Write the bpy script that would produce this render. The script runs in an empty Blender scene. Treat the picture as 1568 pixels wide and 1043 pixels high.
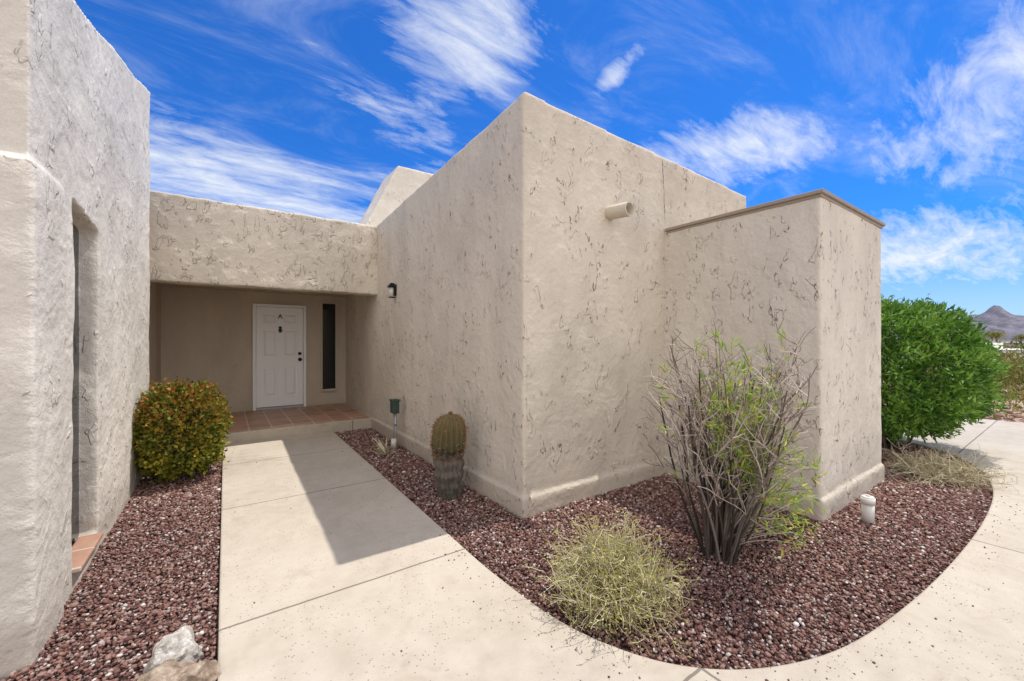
import bpy, bmesh, math, random
import numpy as np
from mathutils import Vector, Matrix, noise
random.seed(7); rng=np.random.default_rng(7)
scene=bpy.context.scene
COL=scene.collection

# ------------------------------------------------------------------ helpers
def link(o,parent=None):
    COL.objects.link(o)
    if parent is not None: o.parent=parent
    return o
def empty(name,loc=(0,0,0)):
    e=bpy.data.objects.new(name,None); e.location=(0,0,0); e.empty_display_size=.1
    return link(e)
def np_mesh(name,V,faces_flat,nper,mat,parent=None,smooth=False,mat_idx=None):
    me=bpy.data.meshes.new(name)
    nf=len(faces_flat)//nper
    me.vertices.add(len(V)); me.vertices.foreach_set('co',np.asarray(V,dtype=np.float32).ravel())
    me.loops.add(len(faces_flat)); me.loops.foreach_set('vertex_index',np.asarray(faces_flat,dtype=np.int32))
    me.polygons.add(nf); me.polygons.foreach_set('loop_start',np.arange(0,nf*nper,nper,dtype=np.int32))
    me.polygons.foreach_set('loop_total',np.full(nf,nper,dtype=np.int32))
    if smooth: me.polygons.foreach_set('use_smooth',np.ones(nf,dtype=bool))
    me.materials.append(mat)
    me.update(); me.validate()
    o=bpy.data.objects.new(name,me)
    return link(o,parent)
def bm_obj(name,bm,mat,parent=None,smooth=False):
    me=bpy.data.meshes.new(name); bm.normal_update(); bm.to_mesh(me); bm.free()
    me.materials.append(mat)
    if smooth:
        for p in me.polygons: p.use_smooth=True
    o=bpy.data.objects.new(name,me)
    return link(o,parent)
def add_hexa(bm,v):
    vs=[bm.verts.new(p) for p in v]
    for f in ((3,2,1,0),(4,5,6,7),(0,1,5,4),(1,2,6,5),(2,3,7,6),(3,0,4,7)):
        bm.faces.new([vs[i] for i in f])
    return vs
def box8(x0,x1,y0,y1,z0,z1):
    return [(x0,y0,z0),(x1,y0,z0),(x1,y1,z0),(x0,y1,z0),(x0,y0,z1),(x1,y0,z1),(x1,y1,z1),(x0,y1,z1)]
def box(name,x0,x1,y0,y1,z0,z1,mat,parent=None,bev=0.0,seg=2):
    bm=bmesh.new(); add_hexa(bm,box8(x0,x1,y0,y1,z0,z1))
    o=bm_obj(name,bm,mat,parent)
    if bev>0:
        m=o.modifiers.new('b','BEVEL'); m.width=bev; m.segments=seg; m.limit_method='ANGLE'
    return o
def cyl(bm,p0,p1,r0,r1,n=16,cap=True):
    p0=Vector(p0);p1=Vector(p1); d=(p1-p0).normalized()
    u=d.orthogonal().normalized(); w=d.cross(u)
    A=[];B=[]
    for i in range(n):
        a=2*math.pi*i/n; o=u*math.cos(a)+w*math.sin(a)
        A.append(bm.verts.new(p0+o*r0)); B.append(bm.verts.new(p1+o*r1))
    for i in range(n):
        f=bm.faces.new([A[i],A[(i+1)%n],B[(i+1)%n],B[i]]); f.smooth=True
    if cap:
        bm.faces.new(A[::-1]); bm.faces.new(B)
# ------------------------------------------------------------------ materials
class NT:
    def __init__(s,nt): s.nt=nt
    def n(s,t,ins=None,**kw):
        nd=s.nt.nodes.new(t)
        for k,v in kw.items(): setattr(nd,k,v)
        if ins:
            for k,v in ins.items():
                sock=nd.inputs[k]
                if isinstance(v,bpy.types.NodeSocket): s.nt.links.new(v,sock)
                else: sock.default_value=v
        return nd
    def math(s,op,a,b=None,c=None,clamp=False):
        ins={0:a}
        if b is not None: ins[1]=b
        if c is not None: ins[2]=c
        return s.n('ShaderNodeMath',ins,operation=op,use_clamp=clamp).outputs[0]
    def noise(s,vec,scale,detail=3,rough=.5,dist=0.0,out=0):
        return s.n('ShaderNodeTexNoise',{'Vector':vec,'Scale':scale,'Detail':detail,'Roughness':rough,'Distortion':dist}).outputs[out]
    def mr(s,v,a,b,c=0.,d=1.,smooth=True):
        return s.n('ShaderNodeMapRange',{0:v,1:a,2:b,3:c,4:d},interpolation_type='SMOOTHSTEP' if smooth else 'LINEAR').outputs[0]
    def mix(s,f,a,b,blend='MIX'):
        m=s.nt.nodes.new('ShaderNodeMix'); m.data_type='RGBA'; m.blend_type=blend
        for i,v in ((0,f),(6,a),(7,b)):
            if isinstance(v,bpy.types.NodeSocket): s.nt.links.new(v,m.inputs[i])
            else:
                m.inputs[i].default_value = v if i==0 else (tuple(v)+(1,) if len(v)==3 else v)
        return m.outputs[2]
    def ramp(s,f,stops):
        r=s.nt.nodes.new('ShaderNodeValToRGB'); e=r.color_ramp.elements
        while len(e)<len(stops): e.new(.5)
        for i,(p,c) in enumerate(stops):
            e[i].position=p; e[i].color=tuple(c)+(1,)
        s.nt.links.new(f,r.inputs[0]); return r.outputs[0]
def material(name):
    m=bpy.data.materials.new(name); m.use_nodes=True; nt=m.node_tree
    b=nt.nodes['Principled BSDF']; return m,NT(nt),b
def setin(N,b,**kw):
    for k,v in kw.items():
        k=k.replace('_',' ')
        if isinstance(v,bpy.types.NodeSocket): N.nt.links.new(v,b.inputs[k])
        else: b.inputs[k].default_value=v if not(isinstance(v,tuple) and len(v)==3) else v+(1,)
def simple(name,col,rough=.6,metal=0.,var=.12,scale=20,bump=.0):
    m,N,b=material(name)
    co=N.n('ShaderNodeTexCoord').outputs['Object']
    f=N.noise(co,scale,4,.6)
    c=N.mix(f,tuple(x*(1-var) for x in col),tuple(min(1,x*(1+var)) for x in col))
    setin(N,b,Base_Color=c,Roughness=rough,Metallic=metal)
    if bump>0:
        bp=N.n('ShaderNodeBump',{'Height':f,'Strength':bump,'Distance':.01}); setin(N,b,Normal=bp.outputs[0])
    return m
def stucco(name,col,patch=1.0,heavy=1.0,marks=1.0,cover=.56):
    m,N,b=material(name)
    co=N.n('ShaderNodeTexCoord').outputs['Object']
    n2=N.noise(co,17,3,.6,.0)
    n3=N.noise(co,100,2,.6)
    pn=N.noise(co,3.1,3,.6,.4)                       # where the trowel skipped
    pn2=N.noise(N.n('ShaderNodeMapping',{'Vector':co,'Location':(3,7,1),'Rotation':(.5,.5,0),'Scale':(1.3,1.3,.62)}).outputs[0],8.2,2,.5,.45)
    area=N.mr(pn,cover-.02,cover+.03)
    dab2=N.mr(pn2,.57,.60)
    h=N.math('MULTIPLY',n2,.46*heavy)
    h=N.math('ADD',h,N.math('MULTIPLY',n3,.12))
    h=N.math('ADD',h,N.math('MULTIPLY',N.mr(pn,.30,.70),.45))
    h=N.math('ADD',h,N.math('MULTIPLY',N.math('MULTIPLY',dab2,N.math('ADD',N.math('MULTIPLY',area,.90),.10)),.30*patch))
    bp=N.n('ShaderNodeBump',{'Height':h,'Strength':.9,'Distance':.023})
    rim=N.math('SUBTRACT',1.0,N.mr(N.math('ABSOLUTE',N.math('SUBTRACT',pn2,.572)),.006,.024))
    msk2=N.mr(n2,.49,.56)
    scar=N.math('MULTIPLY',N.math('MULTIPLY',rim,area),msk2)
    tone=N.noise(N.n('ShaderNodeMapping',{'Vector':co,'Scale':(1,1,.45)}).outputs[0],1.3,4,.6)
    c=N.mix(N.mr(tone,.3,.7),tuple(x*.87 for x in col),tuple(min(.92,x*1.06) for x in col))
    c=N.mix(N.math('MULTIPLY',N.mr(n3,.62,.35),.14),c,tuple(x*.6 for x in col))
    c=N.mix(N.math('MULTIPLY',scar,.85*marks,clamp=True),c,(.20,.16,.12))
    z=N.n('ShaderNodeSeparateXYZ',{0:co}).outputs[2]
    dirt=N.math('MULTIPLY',N.mr(z,.30,.02),N.mr(tone,.2,.65,.35,1.))
    c=N.mix(N.math('MULTIPLY',dirt,.5),c,(.36,.29,.225))
    setin(N,b,Base_Color=c,Roughness=.93,Normal=bp.outputs[0]); b.inputs['Specular IOR Level'].default_value=.15
    return m
M_ST=stucco('stucco_tan',(.665,.590,.490),marks=1.1,cover=.525)
M_STH=stucco('stucco_heavy',(.70,.62,.51),patch=3.0,heavy=1.7,marks=.3,cover=.45)
M_STL=stucco('stucco_sunlit',(.74,.685,.595),patch=1.2,heavy=1.0,marks=.45,cover=.55)  # sunlight on these walls put into a paler, less warm base colour
M_STW=stucco('stucco_wing',(.70,.635,.54),patch=1.6,heavy=1.2,marks=1.0,cover=.50)
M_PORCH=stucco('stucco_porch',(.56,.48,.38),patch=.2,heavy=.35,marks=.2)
M_WHITE=simple('white_paint',(.90,.90,.89),.45,var=.03,scale=8)
M_BLACK=simple('black_metal',(.02,.02,.02),.35,.6)
M_CAP=simple('tan_cap_metal',(.33,.265,.20),.6,0,.06,6)
M_PVC=simple('white_pvc',(.66,.64,.59),.4,0,.10,30)
M_GREENBOX=simple('green_plastic',(.035,.065,.055),.5)
M_GALV=simple('grey_conduit',(.38,.37,.35),.45,.5)
M_SPOUT=simple('painted_spout',(.54,.47,.37),.6,0,.08,15,.2)
def glass_mat():
    m,N,b=material('dark_window_glass'); setin(N,b,Base_Color=(.012,.013,.015),Roughness=.08); return m
M_GLASS=glass_mat()
def lampglass():
    m,N,b=material('frosted_lamp_glass'); setin(N,b,Base_Color=(.62,.60,.55),Roughness=.3); return m
M_LGL=lampglass()

def concrete():
    m,N,b=material('concrete_walk')
    co=N.n('ShaderNodeTexCoord').outputs['Object']
    sp=N.n('ShaderNodeSeparateXYZ',{0:co}); x,y=sp.outputs[0],sp.outputs[1]
    mid=N.noise(co,7,4,.65)
    wob=N.math('MULTIPLY',N.math('SUBTRACT',mid,.5),.012)
    def line(axis,pos,w):
        return N.mr(N.math('ABSOLUTE',N.math('SUBTRACT',N.math('ADD',axis,wob),pos)),w*.5,w,1.,0.)
    j=None
    for ax,pos in ((y,2.67),(y,4.55),(y,6.15),(y,1.06),(x,1.83),(x,4.73),(x,8.2)):
        l=line(ax,pos,.009); j=l if j is None else N.math('MAXIMUM',j,l)
    big=N.noise(co,.9,4,.62); fine=N.noise(co,160,2,.7)
    c=N.ramp(N.math('ADD',N.math('MULTIPLY',big,.6),N.math('MULTIPLY',mid,.4)),[(.32,(.42,.36,.285)),(.5,(.51,.445,.36)),(.68,(.57,.51,.425))])
    c=N.mix(N.math('MULTIPLY',N.mr(fine,.55,.75),.5),c,(.33,.27,.20))
    v=N.n('ShaderNodeTexVoronoi',{'Vector':co,'Scale':42.0,'Randomness':1.0})
    spot=N.math('MULTIPLY',N.mr(v.outputs['Distance'],.10,.2,1.,0.),N.mr(N.noise(co,2.3,3,.6),.40,.52))
    c=N.mix(N.math('MULTIPLY',spot,.85),c,(.20,.14,.095))
    st=N.mr(N.noise(co,1.9,4,.7,.6),.54,.74)
    c=N.mix(N.math('MULTIPLY',st,.45),c,(.35,.27,.195))
    c=N.mix(N.math('MULTIPLY',j,.75),c,(.13,.10,.08))
    h=N.math('ADD',N.math('MULTIPLY',fine,.12),N.math('MULTIPLY',mid,.25))
    h=N.math('SUBTRACT',h,N.math('MULTIPLY',j,1.0)); h=N.math('SUBTRACT',h,N.math('MULTIPLY',spot,.25))
    bp=N.n('ShaderNodeBump',{'Height':h,'Strength':.6,'Distance':.008})
    setin(N,b,Base_Color=c,Roughness=.85,Normal=bp.outputs[0]); b.inputs['Specular IOR Level'].default_value=.25
    return m
M_CONC=concrete()
def gravel_sheet():
    m,N,b=material('lava_gravel_base')
    co=N.n('ShaderNodeTexCoord').outputs['Object']
    v=N.n('ShaderNodeTexVoronoi',{'Vector':co,'Scale':48.0})
    r=N.n('ShaderNodeSeparateColor',{0:v.outputs['Color']}).outputs[0]
    c=N.ramp(r,[(0,(.05,.025,.02)),(.5,(.13,.065,.052)),(.85,(.21,.12,.095)),(1,(.38,.30,.26))])
    c=N.mix(N.mr(v.outputs['Distance'],.35,.6),c,(.035,.02,.017))
    setin(N,b,Base_Color=c,Roughness=.95); return m
M_GRB=gravel_sheet()
def island(name,stops,rough=.8,trans=0.,bump=0,patchy=None,top=None):
    m,N,b=material(name)
    g=N.n('ShaderNodeNewGeometry').outputs['Random Per Island']
    co=N.n('ShaderNodeTexCoord').outputs['Object']
    if patchy:
        pn=N.noise(co,patchy,2,.6)
        g=N.math('ADD',N.math('MULTIPLY',g,.6),N.mr(pn,.3,.7,0.,.4))
    c=N.ramp(g,stops)
    if top:
        z=N.n('ShaderNodeSeparateXYZ',{0:co}).outputs[2]
        k=N.math('MULTIPLY',N.mr(z,top[0],top[1]),N.mr(g,.35,.75))
        c=N.mix(N.math('MULTIPLY',k,top[3]),c,top[2])
    if bump:
        nn=N.noise(co,150,2,.6)
        c=N.mix(N.math('MULTIPLY',nn,.4),c,(.05,.03,.03))
        bp=N.n('ShaderNodeBump',{'Height':nn,'Strength':.6,'Distance':.004}); setin(N,b,Normal=bp.outputs[0])
    setin(N,b,Base_Color=c,Roughness=rough)
    b.inputs['Specular IOR Level'].default_value=.3
    if trans>0:
        t=N.n('ShaderNodeBsdfTranslucent',{'Color':c}); mx=N.n('ShaderNodeMixShader',{0:trans,1:b.outputs[0],2:t.outputs[0]})
        N.nt.links.new(mx.outputs[0],N.nt.nodes['Material Output'].inputs[0])
    return m
M_STONE=island('lava_gravel_stones',[(0,(.11,.05,.042)),(.28,(.21,.098,.078)),(.58,(.30,.16,.128)),(.80,(.38,.245,.20)),(.93,(.47,.37,.33)),(1,(.84,.79,.73))],.95,0,1)
M_PEB=island('stray_pebbles',[(0,(.10,.05,.04)),(.6,(.2,.13,.09)),(1,(.32,.24,.18))],.9)
M_LEAF_A=island('hedge_leaf',[(0,(.025,.045,.008)),(.25,(.08,.12,.015)),(.5,(.24,.26,.03)),(.8,(.50,.43,.05)),(1,(.46,.26,.05))],.5,.25,0,9,(.15,1.0,(.36,.085,.03),.80))
M_LEAF_B=island('oleander_leaf',[(0,(.03,.085,.012)),(.35,(.085,.20,.025)),(.7,(.18,.34,.04)),(1,(.34,.48,.09))],.4,.28,0,3)
M_LEAF_C=island('narrow_leaf',[(0,(.18,.32,.04)),(.5,(.34,.50,.08)),(.85,(.56,.60,.10)),(1,(.70,.56,.12))],.5,.35)
M_LEAF_D=island('yellow_brush_leaf',[(0,(.24,.25,.06)),(.5,(.46,.44,.11)),(1,(.64,.57,.22))],.7,.25)
M_LEAF_E=island('desert_brush_leaf',[(0,(.12,.14,.03)),(.5,(.26,.25,.06)),(1,(.42,.34,.11))],.8,.15)
M_TWIG=island('grey_twig',[(0,(.16,.12,.10)),(.5,(.36,.285,.24)),(1,(.60,.52,.45))],.9)
M_BARK=island('dark_stem',[(0,(.04,.03,.024)),(.5,(.095,.075,.06)),(1,(.22,.18,.155))],.9)
M_STRAW=island('straw_twig',[(0,(.36,.30,.18)),(.5,(.55,.48,.30)),(1,(.74,.67,.48))],.9)
M_SPINE=island('cactus_spine',[(0,(.16,.06,.03)),(.6,(.36,.14,.055)),(1,(.48,.29,.13))],.7)
def tile():
    m,N,b=material('terracotta_tile')
    co=N.n('ShaderNodeTexCoord').outputs['Object']
    br=N.n('ShaderNodeTexBrick',{'Vector':co,'Color1':(.50,.27,.18,1),'Color2':(.33,.165,.105,1),'Mortar':(.60,.50,.40,1),'Scale':1.0,'Mortar Size':.010,'Brick Width':.305,'Row Height':.305,'Bias':0.0},offset=0.0)
    c=N.mix(N.mr(N.noise(co,5,4,.6),.35,.7,0,.4),br.outputs[0],(.58,.40,.30))
    bp=N.n('ShaderNodeBump',{'Height':br.outputs['Fac'],'Strength':.6,'Distance':-.005})
    setin(N,b,Base_Color=c,Roughness=.45,Normal=bp.outputs[0]); return m
M_TILE=tile()
def desert():
    m,N,b=material('desert_ground')
    co=N.n('ShaderNodeTexCoord').outputs['Object']
    a=N.noise(co,.25,6,.65); s=N.noise(co,9,4,.7)
    c=N.ramp(a,[(.3,(.34,.22,.16)),(.5,(.45,.33,.24)),(.7,(.50,.40,.31))])
    c=N.mix(N.mr(s,.5,.62,0,.6),c,(.24,.13,.10))
    far=N.mr(N.n('ShaderNodeVectorMath',{0:co},operation='LENGTH').outputs['Value'],25,90)
    g=N.mr(N.noise(co,.12,5,.7),.42,.56)
    c=N.mix(N.math('MULTIPLY',far,g),c,(.12,.15,.06))
    bp=N.n('ShaderNodeBump',{'Height':s,'Strength':.7,'Distance':.04})
    setin(N,b,Base_Color=c,Roughness=.95,Normal=bp.outputs[0]); return m
M_DES=desert()

# ------------------------------------------------------------------ house
house=empty('stucco_house')
def solid(name,hexas,mat,voxel=.03,smooth=3,disp=.02,parent=house,fine=.008):
    bm=bmesh.new()
    for h in hexas: add_hexa(bm,h)
    o=bm_obj(name,bm,mat,parent)
    r=o.modifiers.new('r','REMESH'); r.mode='VOXEL'; r.voxel_size=voxel; r.use_smooth_shade=True
    if smooth:
        s=o.modifiers.new('s','SMOOTH'); s.factor=.5; s.iterations=smooth
    for i,(st,sc) in enumerate(((disp,.9),(fine,.16))):
        t=bpy.data.textures.new(name+'_t%d'%i,'CLOUDS'); t.noise_scale=sc; t.noise_depth=2
        d=o.modifiers.new('d%d'%i,'DISPLACE'); d.texture=t; d.strength=st; d.mid_level=.5; d.texture_coords='GLOBAL'
    return o
XW=2.15; YF=2.92
def zt(y): return 3.77-(y-2.9)*.045
H=[[(XW+.03,YF,-.15),(6.26,YF,-.15),(6.26,12,-.15),(XW+.03,12,-.15),(XW+.03,YF,zt(YF)),(6.26,YF,3.66),(6.26,12,3.3),(XW+.03,12,zt(12))],
   box8(XW+.006,6.285,YF-.026,11.9,-.15,.135)]
solid('main_walls',H,M_ST,voxel=.022,smooth=1,disp=.025,fine=.006)
solid('wing_walls',[box8(4.27,6.07,1.37,3.1,-.15,2.83),box8(4.245,6.095,1.346,3.1,-.15,.13)],M_STW,voxel=.02,smooth=1,fine=.008)
bm=bmesh.new(); add_hexa(bm,box8(4.243,6.095,1.343,2.90,2.828,2.862)); add_hexa(bm,box8(4.262,6.075,1.362,2.90,2.80,2.83))
o=bm_obj('wing_coping',bm,M_CAP,house); mm=o.modifiers.new('b','BEVEL'); mm.width=.004
solid('entry_beam',[box8(-1.3,2.3,7.19,7.47,2.34,3.54)],M_STH,voxel=.022,smooth=2,disp=.03,fine=.022)
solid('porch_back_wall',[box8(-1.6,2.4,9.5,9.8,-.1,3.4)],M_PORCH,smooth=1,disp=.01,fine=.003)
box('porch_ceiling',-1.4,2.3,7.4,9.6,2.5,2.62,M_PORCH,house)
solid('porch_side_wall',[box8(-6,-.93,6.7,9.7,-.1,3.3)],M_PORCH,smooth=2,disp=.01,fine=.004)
def zl(y): return 3.70+(y-3.72)*.31
def slab(x0,x1,y0,y1,z0,top=None):
    if top is None: a,b=zl(y0),zl(y1)
    else: a=b=top
    return [(x0,y0,z0),(x1,y0,z0),(x1,y1,z0),(x0,y1,z0),(x0,y0,a),(x1,y0,a),(x1,y1,b),(x0,y1,b)]
X0=-.78
lint=[(-5,3.60,2.44),(X0,3.60,2.44),(X0,4.40,2.34),(-5,4.40,2.34),(-5,3.60,zl(3.6)),(X0,3.60,zl(3.6)),(X0,4.40,zl(4.4)),(-5,4.40,zl(4.4))]
L=[slab(-5,X0,2.98,3.69,-.15), slab(-5,X0,4.29,6.85,-.15), lint, slab(-5,X0,3.60,4.40,-.15,.09), slab(-5,X0-.14,3.5,4.5,-.15),
   slab(-5,X0+.03,2.93,3.42,-.15,2.42)]
solid('left_wing_walls',L,M_STL,voxel=.02,smooth=2,disp=.04,fine=.010)
box('slit_window_glass',X0-.138,X0-.10,3.64,4.34,.05,2.40,M_GLASS,house)
box('slit_window_sill',X0-.09,X0+.04,3.66,4.24,.085,.115,M_TILE,house,.008)
bm_h=[(1.98,8.0,3.3),(4.3,8.0,3.3),(4.3,9.0,3.3),(1.98,9.0,3.3),(2.84,8.0,5.06),(4.3,8.0,5.06),(4.3,9.0,5.06),(2.84,9.0,5.06)]
solid('raised_parapet',[bm_h],M_STL,smooth=2,disp=.04)
box('porch_step',-.95,2.16,7.46,9.55,-.12,.145,M_CONC,house,.012)
box('porch_tiles',-.94,2.155,7.50,9.54,.147,.162,M_TILE,house,.003,1)
box('porch_roof',-1.0,2.2,7.45,9.6,3.2,3.3,M_ST,house)

# front door
bm=bmesh.new()
DX0,DX1,DZ0,DZ1=.50,1.325,.215,2.205; YD=9.455
def bx(x0,x1,y0,y1,z0,z1): add_hexa(bm,box8(x0,x1,y0,y1,z0,z1))
bx(DX0,DX1,YD+.028,YD+.04,DZ0,DZ1)
st=.105; cx=(DX0+DX1)/2
rails=[(DZ0,DZ0+.20),(DZ0+.80,DZ0+1.0),(DZ0+1.55,DZ0+1.66),(DZ1-.12,DZ1)]
for a,b_ in ((DX0,DX0+st),(DX1-st,DX1),(cx-.055,cx+.055)): bx(a,b_,YD-.002,YD+.028,DZ0,DZ1)
for a,b_ in rails:
    bx(DX0+st,cx-.055,YD-.002,YD+.028,a,b_); bx(cx+.055,DX1-st,YD-.002,YD+.028,a,b_)
for i in range(3):
    z0=rails[i][1]+.022; z1=rails[i+1][0]-.022
    for a,b_ in ((DX0+st+.022,cx-.077),(cx+.077,DX1-st-.022)):
        v=[(a,YD+.028,z0),(b_,YD+.028,z0),(b_,YD+.028,z1),(a,YD+.028,z1)]
        t=.035; u=[(a+t,YD+.004,z0+t),(b_-t,YD+.004,z0+t),(b_-t,YD+.004,z1-t),(a+t,YD+.004,z1-t)]
        V=[bm.verts.new(p) for p in v]; U=[bm.verts.new(p) for p in u]
        bm.faces.new(U)
        for k in range(4): bm.faces.new([V[k],V[(k+1)%4],U[(k+1)%4],U[k]])
o=bm_obj('front_door_leaf',bm,M_WHITE,house); mm=o.modifiers.new('b','BEVEL'); mm.width=.002
bm=bmesh.new()
bx(DX0-.06,DX0-.006,YD-.03,YD+.06,.165,DZ1+.06); bx(DX1+.006,DX1+.06,YD-.03,YD+.06,.165,DZ1+.06); bx(DX0-.006,DX1+.006,YD-.03,YD+.06,DZ1+.006,DZ1+.06)
o=bm_obj('front_door_frame',bm,M_WHITE,house); mm=o.modifiers.new('b','BEVEL'); mm.width=.004
box('front_door_threshold',DX0-.006,DX1+.006,YD-.05,YD+.05,.163,.207,M_GALV,house,.004)
bm=bmesh.new()
for z in (.98+.17,1.10+.17):
    cyl(bm,(DX1-.06,YD-.002,z),(DX1-.06,YD-.022,z),.034,.032,16)
bmesh.ops.create_uvsphere(bm,u_segments=14,v_segments=10,radius=.036,matrix=Matrix.Translation((DX1-.06,YD-.06,1.15)))
cyl(bm,(DX1-.06,YD-.02,1.15),(DX1-.06,YD-.05,1.15),.012,.012,10)
cyl(bm,(cx,YD-.003,1.80),(cx,YD-.02,1.80),.030,.024,14)
bx(cx-.02,cx+.02,YD-.014,YD-.003,1.70,1.80)
for i in range(16):
    a0=math.pi*2*i/16;a1=math.pi*2*(i+1)/16
    cyl(bm,(cx+.03*math.cos(a0),YD-.026,1.745+.035*math.sin(a0)),(cx+.03*math.cos(a1),YD-.026,1.745+.035*math.sin(a1)),.006,.006,6)
def bar(p,q,r=.008): cyl(bm,(p[0],YD-.006,p[1]),(q[0],YD-.006,q[1]),r,r,6)
bar((cx-.035,1.98),(cx,2.07)); bar((cx+.035,1.98),(cx,2.07)); bar((cx-.018,2.02),(cx+.018,2.02))
bm_obj('front_door_hardware',bm,M_BLACK,house,False)
box('side_light_glass',1.70,1.96,9.465,9.50,.50,2.33,M_GLASS,house)
bm=bmesh.new()
bx(1.67,1.70,9.45,9.51,.46,2.36);bx(1.96,1.995,9.45,9.51,.46,2.36);bx(1.70,1.96,9.45,9.51,2.33,2.36);bx(1.68,1.985,9.43,9.51,.455,.50)
bm_obj('side_light_frame',bm,M_SPOUT,house)
bm=bmesh.new()
n=28; r0,r1=.073,.060; y0,y1=2.98,YF-.27; c0=(3.30,2.885)
rings=[]
for (y,r) in ((y0,r0),(y1,r0),(y1,r1),(y0,r1)):
    rings.append([bm.verts.new((c0[0]+r*math.cos(2*math.pi*i/n),y,c0[1]+r*math.sin(2*math.pi*i/n)-.03*(2.98-y)/.3)) for i in range(n)])
for a in range(3):
    for i in range(n):
        f=bm.faces.new([rings[a][i],rings[a][(i+1)%n],rings[a+1][(i+1)%n],rings[a+1][i]]); f.smooth=(a!=1)
bm_obj('drain_spout',bm,M_SPOUT,house)
bm=bmesh.new(); zz=2.9; px_=4.27
pts=[]
while zz<3.70:
    pts.append((px_,YF+.004,zz)); zz+=.07; px_+=random.uniform(-.012,.012)
for a,b_ in zip(pts[:-1],pts[1:]): cyl(bm,a,b_,.010,.010,5)
bm_obj('wall_joint',bm,simple('joint_dark',(.22,.17,.13),.95),house)  # dark brown crack line down the front wall

# wall lantern
lan=empty('wall_lantern')
bm=bmesh.new(); yl=6.26; xl=XW+.02; zl0=2.31; q=.72
def lb(x0,x1,dy,z0,z1): add_hexa(bm,box8(xl+x0*q,xl+x1*q,yl-dy*q,yl+dy*q,zl0+z0*q,zl0+z1*q))
lb(-.03,.05,.055,-.10,.14); lb(-.15,-.02,.065,.07,.11)
add_hexa(bm,[(xl+a*q,yl+b_*q,zl0+c_*q) for a,b_,c_ in ((-.15,-.065,.11),(-.02,-.065,.11),(-.02,.065,.11),(-.15,.065,.11),(-.10,-.025,.17),(-.03,-.025,.17),(-.03,.025,.17),(-.10,.025,.17))])
lb(-.13,-.02,.052,-.15,-.13)
bm_obj('lantern_body',bm,M_BLACK,lan)
bm=bmesh.new(); cyl(bm,(xl-.08*q,yl,zl0-.13*q),(xl-.08*q,yl,zl0+.07*q),.042*q,.050*q,16); bm_obj('lantern_glass',bm,M_LGL,lan)

# utility box on conduit
ub=empty('utility_box')
box('box_body',1.98,2.08,5.80,5.94,.48,.66,M_GREENBOX,ub,.012)
box('box_lid',1.97,2.09,5.79,5.95,.655,.68,M_GREENBOX,ub,.006)
bm=bmesh.new()
cyl(bm,(2.03,5.84,-.05),(2.03,5.84,.48),.018,.018,10); cyl(bm,(2.03,5.90,-.05),(2.03,5.90,.48),.012,.012,10)
cyl(bm,(2.03,5.84,.30),(2.03,5.84,.36),.026,.026,10)
bm_obj('conduit',bm,M_GALV,ub,False)
bm=bmesh.new(); cyl(bm,(1.99,5.80,-.03),(1.99,5.80,.12),.04,.04,14); bm_obj('pipe_stub',bm,M_PVC,ub)

bm=bmesh.new(); px0,py0=4.56,1.12
cyl(bm,(px0,py0,-.05),(px0,py0,.14),.044,.044,24); cyl(bm,(px0,py0,.125),(px0,py0,.180),.050,.050,24); cyl(bm,(px0,py0,.18),(px0,py0,.19),.047,.042,24)
add_hexa(bm,box8(px0-.013,px0+.013,py0-.013,py0+.013,.19,.202))
bm_obj('cleanout_pipe',bm,M_PVC)

# ------------------------------------------------------------------ ground
curve=[(1.46,2.95),(1.455,2.6),(1.46,2.25),(1.50,1.74),(1.62,1.36),(1.82,1.08),(2.13,.87),(2.57,.72),(3.22,.63),(4.05,.57),(5.1,.54),(6.07,.56),(6.75,.63),(7.35,.76),(8.05,1.09),(8.47,1.54),(8.75,2.2),(8.9,3.1)]
def catmull(P,n=6):
    out=[]
    for i in range(len(P)-1):
        p0=P[max(i-1,0)];p1=P[i];p2=P[i+1];p3=P[min(i+2,len(P)-1)]
        for k in range(n):
            t=k/n
            out.append(tuple(.5*((2*p1[j])+(-p0[j]+p2[j])*t+(2*p0[j]-5*p1[j]+4*p2[j]-p3[j])*t*t+(-p0[j]+3*p1[j]-3*p2[j]+p3[j])*t**3) for j in (0,1)))
    out.append(P[-1]); return out
cv=catmull(curve)
out=[(-.03,7.455),(-.03,-6),(12.2,-6),(12.2,3),(12.0,9),(11.5,18),(8.9,18)]+cv[::-1]+[(1.5,7.455)]
bm=bmesh.new()
f=bm.faces.new([bm.verts.new((x,y,0)) for x,y in out]); bm.normal_update()
if f.normal.z<0: f.normal_flip()
r=bmesh.ops.extrude_face_region(bm,geom=[f]); 
vs=[g for g in r['geom'] if isinstance(g,bmesh.types.BMVert)]
for v in vs: v.co.z=0.0
for v in bm.verts:
    if v not in vs: v.co.z=-.14
bmesh.ops.recalc_face_normals(bm,faces=bm.faces)
o=bm_obj('concrete_driveway',bm,M_CONC); mm=o.modifiers.new('b','BEVEL'); mm.width=.012; mm.segments=2; mm.limit_method='ANGLE'; mm.angle_limit=math.radians(50)

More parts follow.
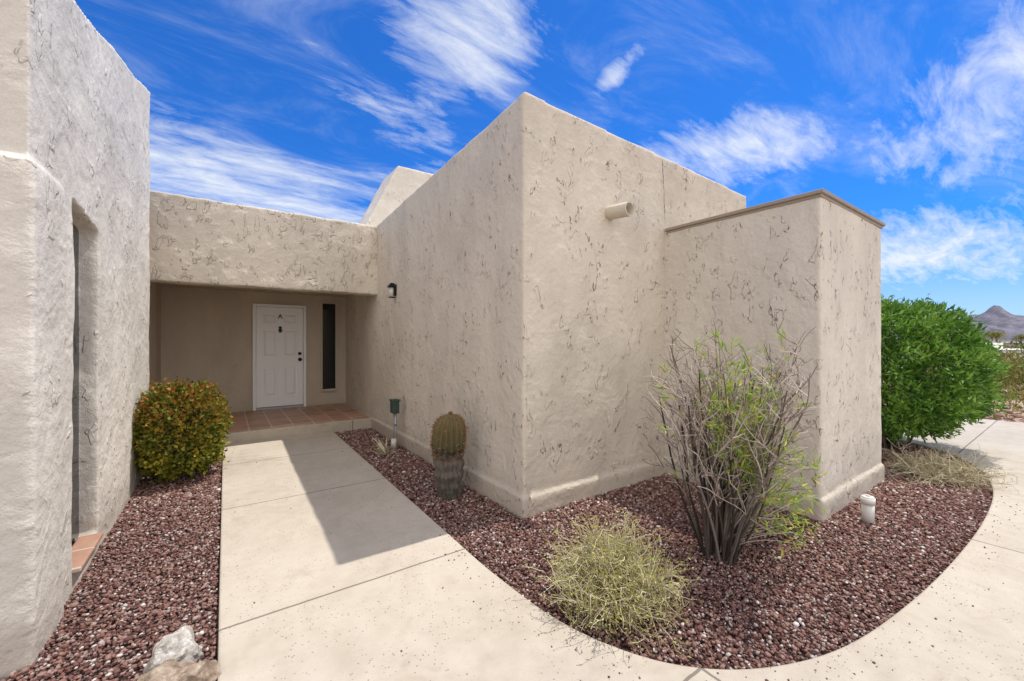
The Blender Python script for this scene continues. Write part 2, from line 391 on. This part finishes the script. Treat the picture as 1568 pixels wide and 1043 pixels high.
bm=bmesh.new(); bmesh.ops.create_grid(bm,x_segments=1,y_segments=1,size=.5)
for v in bm.verts: v.co=Vector((2+v.co.x*20,6+v.co.y*20,-.055))
bm_obj('gravel_bed',bm,M_GRB)
bm=bmesh.new(); R=[0,20,40,80,160,320,700,1500,3500,9000]; NA=64
prev=None; c=bm.verts.new((0,0,-.09))
for r_ in R[1:]:
    ring=[]
    for i in range(NA):
        a=2*math.pi*i/NA; x=r_*math.cos(a); y=r_*math.sin(a)
        ring.append(bm.verts.new((x,y,-.09-(0 if r_<30 else min(2.5,(r_-30)*.01)))))
    for i in range(NA):
        if prev is None: bm.faces.new([c,ring[i],ring[(i+1)%NA]])
        else: bm.faces.new([prev[i],ring[i],ring[(i+1)%NA],prev[(i+1)%NA]])
    prev=ring
bm_obj('ground',bm,M_DES)

def inpoly(X,Y,P):
    ins=np.zeros(len(X),bool); n=len(P); j=n-1
    for i in range(n):
        xi,yi=P[i]; xj,yj=P[j]
        c=((yi>Y)!=(yj>Y))&(X<(xj-xi)*(Y-yi)/(yj-yi+1e-12)+xi)
        ins^=c; j=i
    return ins
def rotmats(n):
    q=rng.normal(size=(n,4)); q/=np.linalg.norm(q,axis=1)[:,None]
    w,x,y,z=q.T
    return np.stack([1-2*(y*y+z*z),2*(x*y-z*w),2*(x*z+y*w),2*(x*y+z*w),1-2*(x*x+z*z),2*(y*z-x*w),2*(x*z-y*w),2*(y*z+x*w),1-2*(x*x+y*y)],1).reshape(n,3,3)
def ico():
    bm=bmesh.new(); bmesh.ops.create_icosphere(bm,subdivisions=1,radius=1)
    V=np.array([v.co[:] for v in bm.verts]); F=np.array([[v.index for v in f.verts] for f in bm.faces]); bm.free(); return V,F
IV,IF=ico()
def stones(name,P,S,mat,parent=None):
    n=len(P)
    jit=1+rng.uniform(-.32,.32,size=(n,len(IV),1))
    T=IV[None]*jit*(rng.uniform(.6,1.25,size=(n,1,3)))
    T=np.einsum('nij,nkj->nki',rotmats(n),T)*S[:,None,None]
    T[:,:,2]*=.75
    V=(T+P[:,None,:]).reshape(-1,3)
    F=(IF[None]+(np.arange(n)*len(IV))[:,None,None]).reshape(-1)
    return np_mesh(name,V,F,3,mat,parent)
bedR=[(1.5,7.45)]+cv+[(8.9,3.6),(6.2,3.6),(6.2,2.95),(6.07,2.95),(6.1,1.35),(4.24,1.35),(4.24,2.9),(2.14,2.9),(2.14,7.45)]
bedL=[(-.04,7.44),(-.78,7.44),(-.78,2.93),(-2.2,2.93),(-2.2,.8),(-.04,.8)]
def fill(poly,dens,smin,smax):
    xs=[p[0] for p in poly]; ys=[p[1] for p in poly]
    A=(max(xs)-min(xs))*(max(ys)-min(ys)); n=int(A*dens)
    X=rng.uniform(min(xs),max(xs),n); Y=rng.uniform(min(ys),max(ys),n)
    k=inpoly(X,Y,poly); X=X[k];Y=Y[k]
    d=.575*X+.818*Y
    keep=rng.uniform(size=len(X))<np.clip(3.2/np.maximum(d,.1),.35,1)
    X=X[keep];Y=Y[keep];d=d[keep]
    S=rng.uniform(smin,smax,len(X))*np.clip(d/3.2,1,1.6)
    S*=np.where(rng.uniform(size=len(X))<.04,1.5,1)
    Z=-.045+rng.uniform(.0,.018,len(X))
    return np.stack([X,Y,Z],1),S
P1,S1=fill(bedR,5000,.0045,.0130); P2,S2=fill(bedL,5000,.0045,.0130)
stones('gravel',np.vstack([P1,P2]),np.concatenate([S1,S2]),M_STONE)
cvn=np.array(cv); idx=rng.integers(0,len(cv)-1,260)
off=np.abs(rng.normal(0,.16,260))
Q=cvn[idx]+np.stack([-off*.8,-off*.7],1)+rng.normal(0,.03,(260,2))
kk=~inpoly(Q[:,0],Q[:,1],bedR); Q=Q[kk]
extra=np.stack([rng.uniform(0,1.4,60),rng.uniform(1.2,7.2,60)],1); far=np.stack([rng.uniform(3,8,40),rng.uniform(-.4,.5,40)],1)
Q=np.vstack([Q,extra,far]); S=rng.uniform(.002,.0065,len(Q))
stones('stray_gravel',np.column_stack([Q,S*.5]),S,M_PEB)
n=5000; X=12.3+rng.exponential(7,n); Y=rng.uniform(-6,14,n)
stones('desert_stones',np.stack([X,Y,np.full(n,-.08)],1),rng.uniform(.02,.08,n),island('desert_stone',[(0,(.22,.12,.09)),(.5,(.42,.27,.20)),(1,(.60,.48,.38))],.95))

# ------------------------------------------------------------------ rocks
def rock(name,loc,sc,mat,seed,sub=4):
    bm=bmesh.new(); bmesh.ops.create_icosphere(bm,subdivisions=sub,radius=1)
    for v in bm.verts:
        p=v.co.copy(); q=p*1.1+Vector((seed,seed*2,0))
        k=1+.35*noise.noise(q)+.15*noise.noise(q*2.7)+.06*noise.noise(q*7)
        cell=noise.voronoi(q*1.3)[0][0]
        v.co=Vector((p.x*sc[0],p.y*sc[1],p.z*sc[2]))*(k-.25*cell)
        v.co+=Vector(loc)
    return bm_obj(name,bm,mat)
def rockmat(name,a,b_,c_):
    m,N,b=material(name); co=N.n('ShaderNodeTexCoord').outputs['Object']
    n=N.noise(co,14,6,.7,.6); c=N.ramp(n,[(.35,a),(.5,b_),(.62,c_)])
    h=N.noise(co,40,6,.7)
    bp=N.n('ShaderNodeBump',{'Height':h,'Strength':.8,'Distance':.012}); setin(N,b,Base_Color=c,Roughness=.9,Normal=bp.outputs[0]); return m
rock('white_rock',(-.20,2.56,.0),(.125,.11,.12),rockmat('quartz_rock',(.24,.20,.16),(.44,.40,.35),(.70,.68,.64)),3.1)
rock('tan_rock',(-.22,2.33,-.02),(.19,.15,.13),rockmat('tan_rock_mat',(.16,.11,.075),(.32,.235,.17),(.48,.40,.31)),8.4)

# ------------------------------------------------------------------ plants
def leaves(name,P,D,L,W,mat,parent=None,fold=.25):
    n=len(P); D=D/np.linalg.norm(D,axis=1)[:,None]
    r=rng.normal(size=(n,3)); s=np.cross(D,r); s/=np.linalg.norm(s,axis=1)[:,None]
    u=np.cross(s,D)
    L=L[:,None];W=W[:,None]
    b0=P; m1=P+D*L*.45+s*W*.5+u*W*fold; m2=P+D*L*.45-s*W*.5+u*W*fold; t=P+D*L-u*L*.12; mid=P+D*L*.5
    V=np.stack([b0,m1,mid,m2,t],1).reshape(-1,3)
    F=np.array([[0,2,1],[1,2,4],[0,3,2],[3,4,2]])
    F=(F[None]+(np.arange(n)*5)[:,None,None]).reshape(-1)
    return np_mesh(name,V,F,3,mat,parent)
def tubes(name,lines,mat,parent=None,n=5):
    V=[];F=[];o=0
    for pts,rad in lines:
        pts=np.asarray(pts,float); m=len(pts)
        T=np.gradient(pts,axis=0); T/=np.linalg.norm(T,axis=1)[:,None]+1e-9
        ref=np.array([.31,.87,.39]); 
        U=np.cross(T,ref); U/=np.linalg.norm(U,axis=1)[:,None]+1e-9; W=np.cross(T,U)
        a=np.arange(n)*2*np.pi/n
        ring=pts[:,None,:]+(U[:,None,:]*np.cos(a)[None,:,None]+W[:,None,:]*np.sin(a)[None,:,None])*np.asarray(rad)[:,None,None]
        V.append(ring.reshape(-1,3))
        for i in range(m-1):
            for k in range(n):
                k2=(k+1)%n; F+= [o+i*n+k,o+i*n+k2,o+(i+1)*n+k2,o+(i+1)*n+k]
        o+=m*n
    return np_mesh(name,np.vstack(V),F,4,mat,parent,smooth=True)
def wander(p,d,L,n,curl,up=0.):
    p=np.array(p,float); d=np.array(d,float); d/=np.linalg.norm(d); pts=[p.copy()]
    for i in range(n):
        d=d+rng.normal(0,curl,3)+np.array([0,0,up]); d/=np.linalg.norm(d); p=p+d*L/n; pts.append(p.copy())
    return np.array(pts),d

def clipped_bush(name,c,rad,nl,L,W,leafmat,stem,power=2.4,seed=0,ns=26,out=.6,lump=.14,zmin=None):
    e=empty(name); c=np.array(c); rad=np.array(rad)
    D=rng.normal(size=(nl,3)); D/=np.linalg.norm(D,axis=1)[:,None]
    k=(np.abs(D)**power).sum(1)**(-1/power)
    lum=np.array([1+lump*noise.noise(Vector(d)*2.3+Vector((seed,0,0)))+lump*1.1*noise.noise(Vector(d)*6+Vector((0,seed,0))) for d in D])
    depth=1-np.abs(rng.normal(0,.13,nl)); depth=np.where(rng.uniform(size=nl)<.06,1+rng.uniform(0,.06,nl),depth)
    P=c+D*(k*lum*np.clip(depth,.35,1.2))[:,None]*rad
    if zmin is not None:
        kz=P[:,2]>zmin+rng.uniform(0,.08,nl); P=P[kz]; D=D[kz]
    n=len(P)
    dirs=D*out+rng.normal(0,.55,(n,3))+np.array([0,0,.25])
    leaves('foliage',P,dirs,rng.uniform(.6,1.2,n)*L,rng.uniform(.7,1.2,n)*W,leafmat,e)
    ln=[]
    for i in range(ns):
        d=rng.normal(size=3); d[2]=abs(d[2])+.5; d/=np.linalg.norm(d)
        b=np.array([c[0]+rng.normal(0,.06),c[1]+rng.normal(0,.06),-.06])
        tgt=c+d*rad*.85; n_=8; t=np.linspace(0,1,n_)[:,None]
        pts=b*(1-t)+tgt*t+np.vstack([[0,0,0],rng.normal(0,.02,(n_-1,3))])
        ln.append((pts,np.linspace(.014,.003,n_)))
    tubes('stems',ln,stem,e)
    return e
clipped_bush('boxwood_bush',(-.42,6.02,.53),(.40,.47,.47),12000,.050,.034,M_LEAF_A,M_BARK,power=3.2,seed=3,lump=.18)
clipped_bush('oleander_bush',(7.93,1.76,1.10),(1.22,1.0,.95),34000,.095,.028,M_LEAF_B,M_BARK,power=2.4,seed=9,ns=40,out=.5,lump=.17,zmin=.22)

# sparse branching shrub
sh=empty('branching_shrub'); base=np.array([2.95,1.56,-.05])
thick=[];thin=[];tips=[]
for i in range(46):
    a=rng.uniform(0,2*np.pi); rr=rng.uniform(.02,.12)
    p=base+np.array([math.cos(a)*rr,math.sin(a)*rr,0])
    tilt=rng.uniform(.03,.48)
    d=np.array([math.cos(a)*tilt,math.sin(a)*tilt,1.0])
    Ls=rng.uniform(.95,1.50)*(1-.10*tilt)
    pts,dd=wander(p,d,Ls,13,.05,.035)
    r=rng.uniform(.007,.0135)
    thick.append((pts,np.linspace(r,r*.42,14)))
    for j in range(rng.integers(6,10)):
        k=rng.integers(5,14); q=pts[k]
        d2=dd+rng.normal(0,.40,3); d2[2]=abs(d2[2])*.8+.3
        pt2,d3=wander(q,d2,rng.uniform(.20,.46),8,.12,.03)
        thin.append((pt2,np.linspace(r*.46,.0030,9))); tips.append((pt2[-1],d3))
        for m_ in range(rng.integers(3,6)):
            k2=rng.integers(2,9); d4=d3+rng.normal(0,.6,3); d4[2]=abs(d4[2])*.7+.02
            pt3,d5=wander(pt2[k2],d4,rng.uniform(.07,.20),5,.18,.02)
            thin.append((pt3,np.linspace(.0034,.0019,6))); tips.append((pt3[-1],d5))
def inside(q):
    return q[2]<1.80 and np.hypot(q[0]-base[0],q[1]-base[1])<.64
thin=[(p,r) for p,r in thin if inside(p[-1]) and p[:,2].max()<1.80]
tips=[(t,d) for t,d in tips if inside(t)]
tubes('stems',thick,M_BARK,sh); tubes('twigs',thin,M_TWIG,sh,4)
P=[];D=[]
cl_=[base+np.array(v) for v in ((.1,.0,1.5),(.34,-.15,1.66),(-.05,-.05,1.2),(.05,-.18,.95),(.25,-.1,.7),(-.12,-.15,1.05),(.3,-.2,1.15),(.40,-.25,.85),(.05,-.2,1.3),(-.10,-.2,.80))]
for t,d in tips:
    near=min(np.linalg.norm(t-c_) for c_ in cl_)
    if rng.uniform()<(.6 if near<.19 else .03):
        for k in range(rng.integers(4,9)):
            P.append(t-d*rng.uniform(0,.10)); D.append(d+rng.normal(0,.5,3))
sp=[]
for i in range(96):
    if i<70: p=base+np.array([rng.uniform(.04,.50),rng.uniform(-.44,-.06),rng.uniform(.20,1.0)])
    else: p=base+np.array([rng.uniform(-.12,.22),rng.uniform(-.34,-.12),rng.uniform(.55,1.25)])
    t=np.linspace(0,1,6)[:,None]; b0=base+np.array([0,0,.05])
    sp.append((b0*(1-t)+p*t+np.array([0,0,.05])*np.sin(t*3.14),np.linspace(.004,.0018,6)))
    for k in range(rng.integers(8,15)):
        P.append(p+rng.normal(0,.035,3)); D.append(np.array([.25,-.25,-.0])+rng.normal(0,.5,3))
tubes('low_shoots',sp,M_TWIG,sh,4)
P=np.array(P);D=np.array(D)
leaves('foliage',P,D,rng.uniform(.05,.10,len(P)),rng.uniform(.009,.015,len(P)),M_LEAF_C,sh)

def brush(name,c,R,Hh,n,mat,leafmat=None,nleaf=0,curl=.16,r=.0022,lsz=1.0):
    e=empty(name); ln=[];P=[];D=[]
    for i in range(n):
        a=rng.uniform(0,2*np.pi); el=rng.uniform(.05,1.0)
        d=np.array([math.cos(a)*(1-el*.75),math.sin(a)*(1-el*.75),.15+el*Hh/R])
        b=np.array([c[0]+rng.normal(0,.05),c[1]+rng.normal(0,.05),-.04])
        tgt=np.array([d[0]*R,d[1]*R,min(d[2]*R,Hh)]); L=np.linalg.norm(tgt)*rng.uniform(.65,1.02)
        pts,dd=wander(b,tgt,L,7,curl,.0); pts[:,2]=np.maximum(pts[:,2],-.03)
        ln.append((pts,np.linspace(r*1.5,r*.6,8)))
        for j in range(4):
            k=rng.integers(3,8); pt2,d2=wander(pts[k],dd+rng.normal(0,.9,3),rng.uniform(.05,.15)*(R/.35),4,.35)
            ln.append((pt2,np.linspace(r,r*.5,5)))
            if leafmat:
                for q in range(nleaf): P.append(pt2[rng.integers(1,5)]+rng.normal(0,.008,3)); D.append(d2+rng.normal(0,.7,3))
    tubes('twigs',ln,mat,e,3)
    if leafmat:
        P=np.array(P);D=np.array(D); leaves('foliage',P,D,rng.uniform(.012,.026,len(P))*lsz,rng.uniform(.005,.009,len(P))*lsz,leafmat,e)
    return e
brush('yellow_brush_shrub',(1.90,1.65),.44,.47,440,M_STRAW,M_LEAF_D,5,.26,.0024,1.1)
brush('dry_brush_shrub',(6.65,1.02),.60,.18,260,M_STRAW,None,0,.14,.003)
e=empty('dry_agave'); P=[];D=[]
for i in range(26):
    a=rng.uniform(0,6.28); el=rng.uniform(.3,1.6); P.append((1.80,5.55,-.02)); D.append((math.cos(a),math.sin(a),el))
leaves('blades',np.array(P),np.array(D),rng.uniform(.18,.34,26),rng.uniform(.018,.028,26),M_STRAW,e)
e=empty('desert_brush'); Ps=[];Ds=[]
for i in range(150):
    x=13.5+rng.exponential(14); y=rng.uniform(-8,18)*(1+x/40)
    rr=rng.uniform(.35,.9)*(1 if x<30 else 1.5); n=420 if x<30 else 200
    d=rng.normal(size=(n,3)); d/=np.linalg.norm(d,axis=1)[:,None]; d[:,2]=np.abs(d[:,2])
    Ps.append(np.array([x,y,-.1])+d*rr*rng.uniform(.55,1.05,(n,1))*np.array([1,1,.9])); Ds.append(d+rng.normal(0,.5,(n,3)))
for (x,y,rr) in ((17.5,2.6,1.1),(19,1.3,1.2),(22,3.0,1.4),(26,1.5,1.3),(24,0.2,1.2)):
    n=2600; d=rng.normal(size=(n,3)); d/=np.linalg.norm(d,axis=1)[:,None]; d[:,2]=np.abs(d[:,2])
    Ps.append(np.array([x,y,-.1])+d*rr*rng.uniform(.4,1.05,(n,1))*np.array([1,1,1.05])); Ds.append(d+rng.normal(0,.5,(n,3)))
P=np.vstack(Ps);D=np.vstack(Ds)
leaves('foliage',P,D,rng.uniform(.07,.17,len(P)),rng.uniform(.03,.06,len(P)),M_LEAF_E,e)

# barrel cactus
cac=empty('barrel_cactus'); cx_,cy_=1.87,3.74; NR=17; NV=NR*6; NZ=60; HC=.84
V=[];F=[]
for j in range(NZ+1):
    t=j/NZ; z=t*HC
    r=.126+.026*math.sin(t*math.pi*.9)
    if t<.56: r*=.90+.05*math.sin(t*50)+.02*math.sin(t*90)
    if t<.08: r*=.9
    if t>.82:
        u=(t-.82)/.18; r*=math.sqrt(max(0,1-u*u))*.985+.015
    if abs(t-.56)<.05: r*=1-.08*(1-abs(t-.56)/.05)
    for i in range(NV):
        a=2*math.pi*i/NV; ph=(i%6)/6*2*math.pi
        amp=.13 if t>.5 else .09
        rib=1+amp*(math.cos(ph))
        w=1+(.24*noise.noise(Vector((math.cos(a)*2.2,math.sin(a)*2.2,z*11))) if t<.58 else .04*noise.noise(Vector((math.cos(a)*3,math.sin(a)*3,z*14))))
        lean=-.025*math.sin(t*3)
        V.append((cx_+lean+r*rib*w*math.cos(a),cy_+r*rib*w*math.sin(a),-.04+z))
for j in range(NZ):
    for i in range(NV):
        i2=(i+1)%NV; F+=[j*NV+i,j*NV+i2,(j+1)*NV+i2,(j+1)*NV+i]
m,N,b=material('cactus_skin'); co=N.n('ShaderNodeTexCoord').outputs['Object']
z=N.n('ShaderNodeSeparateXYZ',{0:co}).outputs[2]; nn=N.noise(co,18,5,.65)
zz=N.math('ADD',z,N.math('MULTIPLY',N.math('SUBTRACT',nn,.5),.22))
c=N.ramp(zz,[(.0,(.10,.085,.07)),(.34,(.15,.125,.10)),(.43,(.04,.032,.024)),(.50,(.10,.095,.04)),(.72,(.16,.125,.05))])
bp=N.n('ShaderNodeBump',{'Height':N.noise(co,60,5,.7),'Strength':.9,'Distance':.012})
setin(N,b,Base_Color=c,Roughness=.8,Normal=bp.outputs[0])
np_mesh('body',V,F,4,m,cac,smooth=True)
P=[];D=[]
for j in range(28,NZ+1,2):
    for i in range(0,NV,6):
        p=np.array(V[j*NV+i]); a=2*math.pi*i/NV; o_=np.array([math.cos(a),math.sin(a),.25 if j<50 else 1.0])
        for k in range(7): P.append(p); D.append(o_+rng.normal(0,.9,3))
P=np.array(P);D=np.array(D); leaves('spines',P,D,rng.uniform(.015,.038,len(P)),np.full(len(P),.0042),M_SPINE,cac,0)

# ------------------------------------------------------------------ distance
def mountain(name,x0,y0,y1,ridge,depth,col1,col2):
    NY,NX=300,36; V=[];F=[]
    for i in range(NY+1):
        y=y0+(y1-y0)*i/NY; hh=ridge(y)
        for j in range(NX+1):
            s=j/NX; prof=math.sin(min(1,s*1.0)*math.pi)**1.1
            nz=noise.fractal(Vector((x0*.001+s*5,y*.009,0)),1.0,2.0,6)
            V.append((x0+s*depth,y,-5+max(0,hh*prof*(1+.22*nz))))
    for i in range(NY):
        for j in range(NX):
            a=i*(NX+1)+j; F+=[a,a+1,a+NX+2,a+NX+1]
    m,N,b=material(name+'_mat'); co=N.n('ShaderNodeTexCoord').outputs['Object']
    n_=N.noise(co,.02,6,.7); c=N.mix(N.mr(n_,.35,.65),col1,col2); 
    bp=N.n('ShaderNodeBump',{'Height':N.noise(co,.03,6,.7),'Strength':1.0,'Distance':16.0})
    setin(N,b,Base_Color=c,Roughness=1.0,Normal=bp.outputs[0])
    return np_mesh(name,V,F,4,m,None,smooth=False)
def g(y,c,w): return math.exp(-((y-c)/w)**2)
def plat(y,a,b_,s): return 1/(1+math.exp(-(y-a)/s))-1/(1+math.exp(-(y-b_)/s))
def ridge(y):
    return 122*g(y,250,290)+20*g(y,520,120)+38*plat(y,265,335,9)+60*g(y,-500,400)+70*g(y,1500,600)+28+8*math.sin(y*.021)
mountain('mountain_range',3000,-2600,3200,ridge,900,(.12,.12,.155),(.25,.23,.26))
def ridge2(y): return 50+35*math.sin(y*.0013+1)+20*math.sin(y*.005)
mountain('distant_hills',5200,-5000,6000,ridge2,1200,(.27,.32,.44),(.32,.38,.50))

def nb(x,y,w,d,h,col,seed):
    p=empty('neighbour_house'); mt=simple('nb_wall%d'%seed,col,.9)
    box('walls',x,x+d,y,y+w,-2,h,mt,p,.05)
    box('parapet_step',x+d*.2,x+d*.9,y+w*.25,y+w*.6,h+.002,h+.6,mt,p,.05)
    box('roof_trim',x-.06,x+d+.06,y-.06,y+w+.06,h-.12,h-.02,simple('nb_trim%d'%seed,tuple(c*.6 for c in col),.9),p)
    for k in range(4):
        yy=y+w*(.1+.22*k); box('window_%d'%k,x-.05,x+.05,yy,yy+w*.09,.3,h-.7,M_GLASS,p)
nb(62,3.5,9,10,.65,(.80,.77,.70),1); nb(95,-7,16,10,1.2,(.6,.44,.33),2); nb(80,20,18,10,1.6,(.68,.58,.48),3); nb(120,11,22,9,1.5,(.76,.72,.66),4)
M_PTR=simple('palm_trunk',(.24,.18,.13),.9); 
def palm(x,y,h):
    e=empty('palm_tree'); t=np.linspace(0,1,8)
    tubes('trunk',[(np.stack([x+.2*t*t,np.full(8,y),-2+t*(h+2)],1),.22-.08*t)],M_PTR,e,8)
    P=[];D=[]
    for i in range(60):
        a=rng.uniform(0,6.28); el=rng.uniform(-.8,.9)
        d=np.array([math.cos(a),math.sin(a),el]); d/=np.linalg.norm(d)
        for k in range(9):
            s=k/9*1.1; P.append(np.array([x+.2,y,h])+d*s+np.array([0,0,-.35*s*s])); D.append(d*.8+rng.normal(0,.5,3)+np.array([0,0,-.4]))
    n=len(P); leaves('fronds',np.array(P),np.array(D),rng.uniform(.3,.6,n),rng.uniform(.05,.1,n),M_LEAF_E,e)
for x,y,h in ((100,11.0,2.2),(105,9.2,2.6),(112,13.5,2.7),(130,12.0,3.0),(125,16.5,3.0),(118,7.5,2.3)): palm(x,y,h)
e=empty('distant_trees'); Ps=[];Ds=[]
for i in range(210):
    x=rng.uniform(74,190); y=rng.uniform(-.25,.5)*x; rr=rng.uniform(.9,1.9)
    n=140; d=rng.normal(size=(n,3)); d/=np.linalg.norm(d,axis=1)[:,None]
    Ps.append(np.array([x,y,-.3])+d*rr*rng.uniform(.5,1.05,(n,1))*np.array([1.3,1.3,.9])); Ds.append(d+rng.normal(0,.5,(n,3)))
P=np.vstack(Ps);D=np.vstack(Ds)
leaves('foliage',P,D,rng.uniform(.3,.7,len(P)),rng.uniform(.2,.35,len(P)),island('far_tree_leaf',[(0,(.06,.10,.03)),(1,(.17,.22,.07))],.8),e)

# ------------------------------------------------------------------ light
sd=Vector((1.54,-.05,3.72)).normalized()
sun=bpy.data.lights.new('sun','SUN'); sun.energy=3.8; sun.angle=math.radians(.5); sun.color=(1,.96,.89)
so=bpy.data.objects.new('sun',sun); so.rotation_euler=sd.to_track_quat('Z','Y').to_euler(); so.location=(5,-2,12); link(so)
el=math.asin(sd.z); az=math.atan2(sd.x,sd.y)

w=bpy.data.worlds.new('World'); scene.world=w; w.use_nodes=True; N=NT(w.node_tree); bg=w.node_tree.nodes['Background']
sky=N.n('ShaderNodeTexSky',sky_type='NISHITA'); sky.sun_disc=False; sky.sun_elevation=el; sky.sun_rotation=az; sky.air_density=1.0; sky.dust_density=.3; sky.ozone_density=2.0
dirv=N.n('ShaderNodeVectorMath',{0:N.n('ShaderNodeTexCoord').outputs['Generated']},operation='NORMALIZE').outputs[0]
sep=N.n('ShaderNodeSeparateXYZ',{0:dirv}); dz=N.math('ADD',N.math('MAXIMUM',sep.outputs[2],0.0),.18)
p=N.n('ShaderNodeCombineXYZ',{0:N.math('DIVIDE',sep.outputs[0],dz),1:N.math('DIVIDE',sep.outputs[1],dz)}).outputs[0]
pm=N.n('ShaderNodeMapping',{'Vector':p,'Rotation':(0,0,math.radians(28)),'Scale':(1.0,2.3,1.0)}).outputs[0]
st=N.noise(pm,1.7,8,.66,.8)
st2=N.noise(N.n('ShaderNodeMapping',{'Vector':p,'Rotation':(0,0,math.radians(-50)),'Scale':(1.0,3.4,1.0)}).outputs[0],4.4,7,.68,.5)
wisp=N.math('ADD',N.math('MULTIPLY',st,.54),N.math('MULTIPLY',st2,.46))
def blob(azd,eld,wd,hd,tilt,amp):
    a=math.radians(azd);e_=math.radians(eld)
    c=(math.sin(a)*math.cos(e_),math.cos(a)*math.cos(e_),math.sin(e_))
    mp=N.n('ShaderNodeMapping',{'Vector':dirv,'Location':c,'Rotation':(math.radians(tilt),0,math.radians(90-azd)),'Scale':(.8,math.sin(math.radians(wd)),math.sin(math.radians(hd)))},vector_type='TEXTURE').outputs[0]
    l=N.n('ShaderNodeVectorMath',{0:mp},operation='LENGTH').outputs['Value']
    return N.mr(l,1.0,.0,0.,amp)
tot=None
for bdef in ((28,36,20,9.5,-5,1.1),(49.5,32.5,6,2.2,-30,1.0),(63,22.5,18,6.5,5,1.15),(86,21,18,11,-25,1.0),(80,9,24,8,5,1.15),(2,17,38,10,8,1.2),(20,28,18,7,15,.8),(28,20,20,7,0,.9),(-40,32,30,20,10,1.0)):
    bb=blob(*bdef); tot=bb if tot is None else N.math('MAXIMUM',tot,bb)
# unseen bright cloud deck added behind the viewer as fill light for the walls
back_fill=N.mr(N.n('ShaderNodeVectorMath',{0:dirv,1:(-.36,-.90,.25)},operation='DOT_PRODUCT').outputs['Value'],-.05,.55,0.,1.35)
tot=N.math('MAXIMUM',tot,back_fill)
thr=N.math('SUBTRACT',.64,N.math('MULTIPLY',tot,.30))
cl=N.math('MULTIPLY',N.math('SUBTRACT',wisp,thr),3.4,clamp=True)
haze=N.mr(sep.outputs[2],.20,.0,0.,.5)
veil=N.mr(st,.44,.78,0.,.28)
cl2=N.math('MAXIMUM',cl,N.math('MAXIMUM',haze,veil))
skyc=N.mix(1.0,sky.outputs[0],(.13,.52,1.12),'MULTIPLY')
ccol=N.mix(N.math('MULTIPLY',back_fill,.74,clamp=True),(6.1,6.4,6.8),(11.5,11.0,10.4))
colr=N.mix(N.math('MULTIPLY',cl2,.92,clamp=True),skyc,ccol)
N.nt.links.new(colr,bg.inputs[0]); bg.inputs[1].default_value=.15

# ------------------------------------------------------------------ camera
cd=bpy.data.cameras.new('camera'); cd.sensor_width=36; cd.lens=625/1568*36; cd.clip_start=.05; cd.clip_end=20000
cam=bpy.data.objects.new('camera',cd); cam.location=(0,0,1.54); cam.rotation_euler=(math.radians(90),0,math.radians(-35.1)); link(cam)
scene.camera=cam
scene.view_settings.view_transform='Standard'; scene.view_settings.look='None'; scene.view_settings.exposure=0
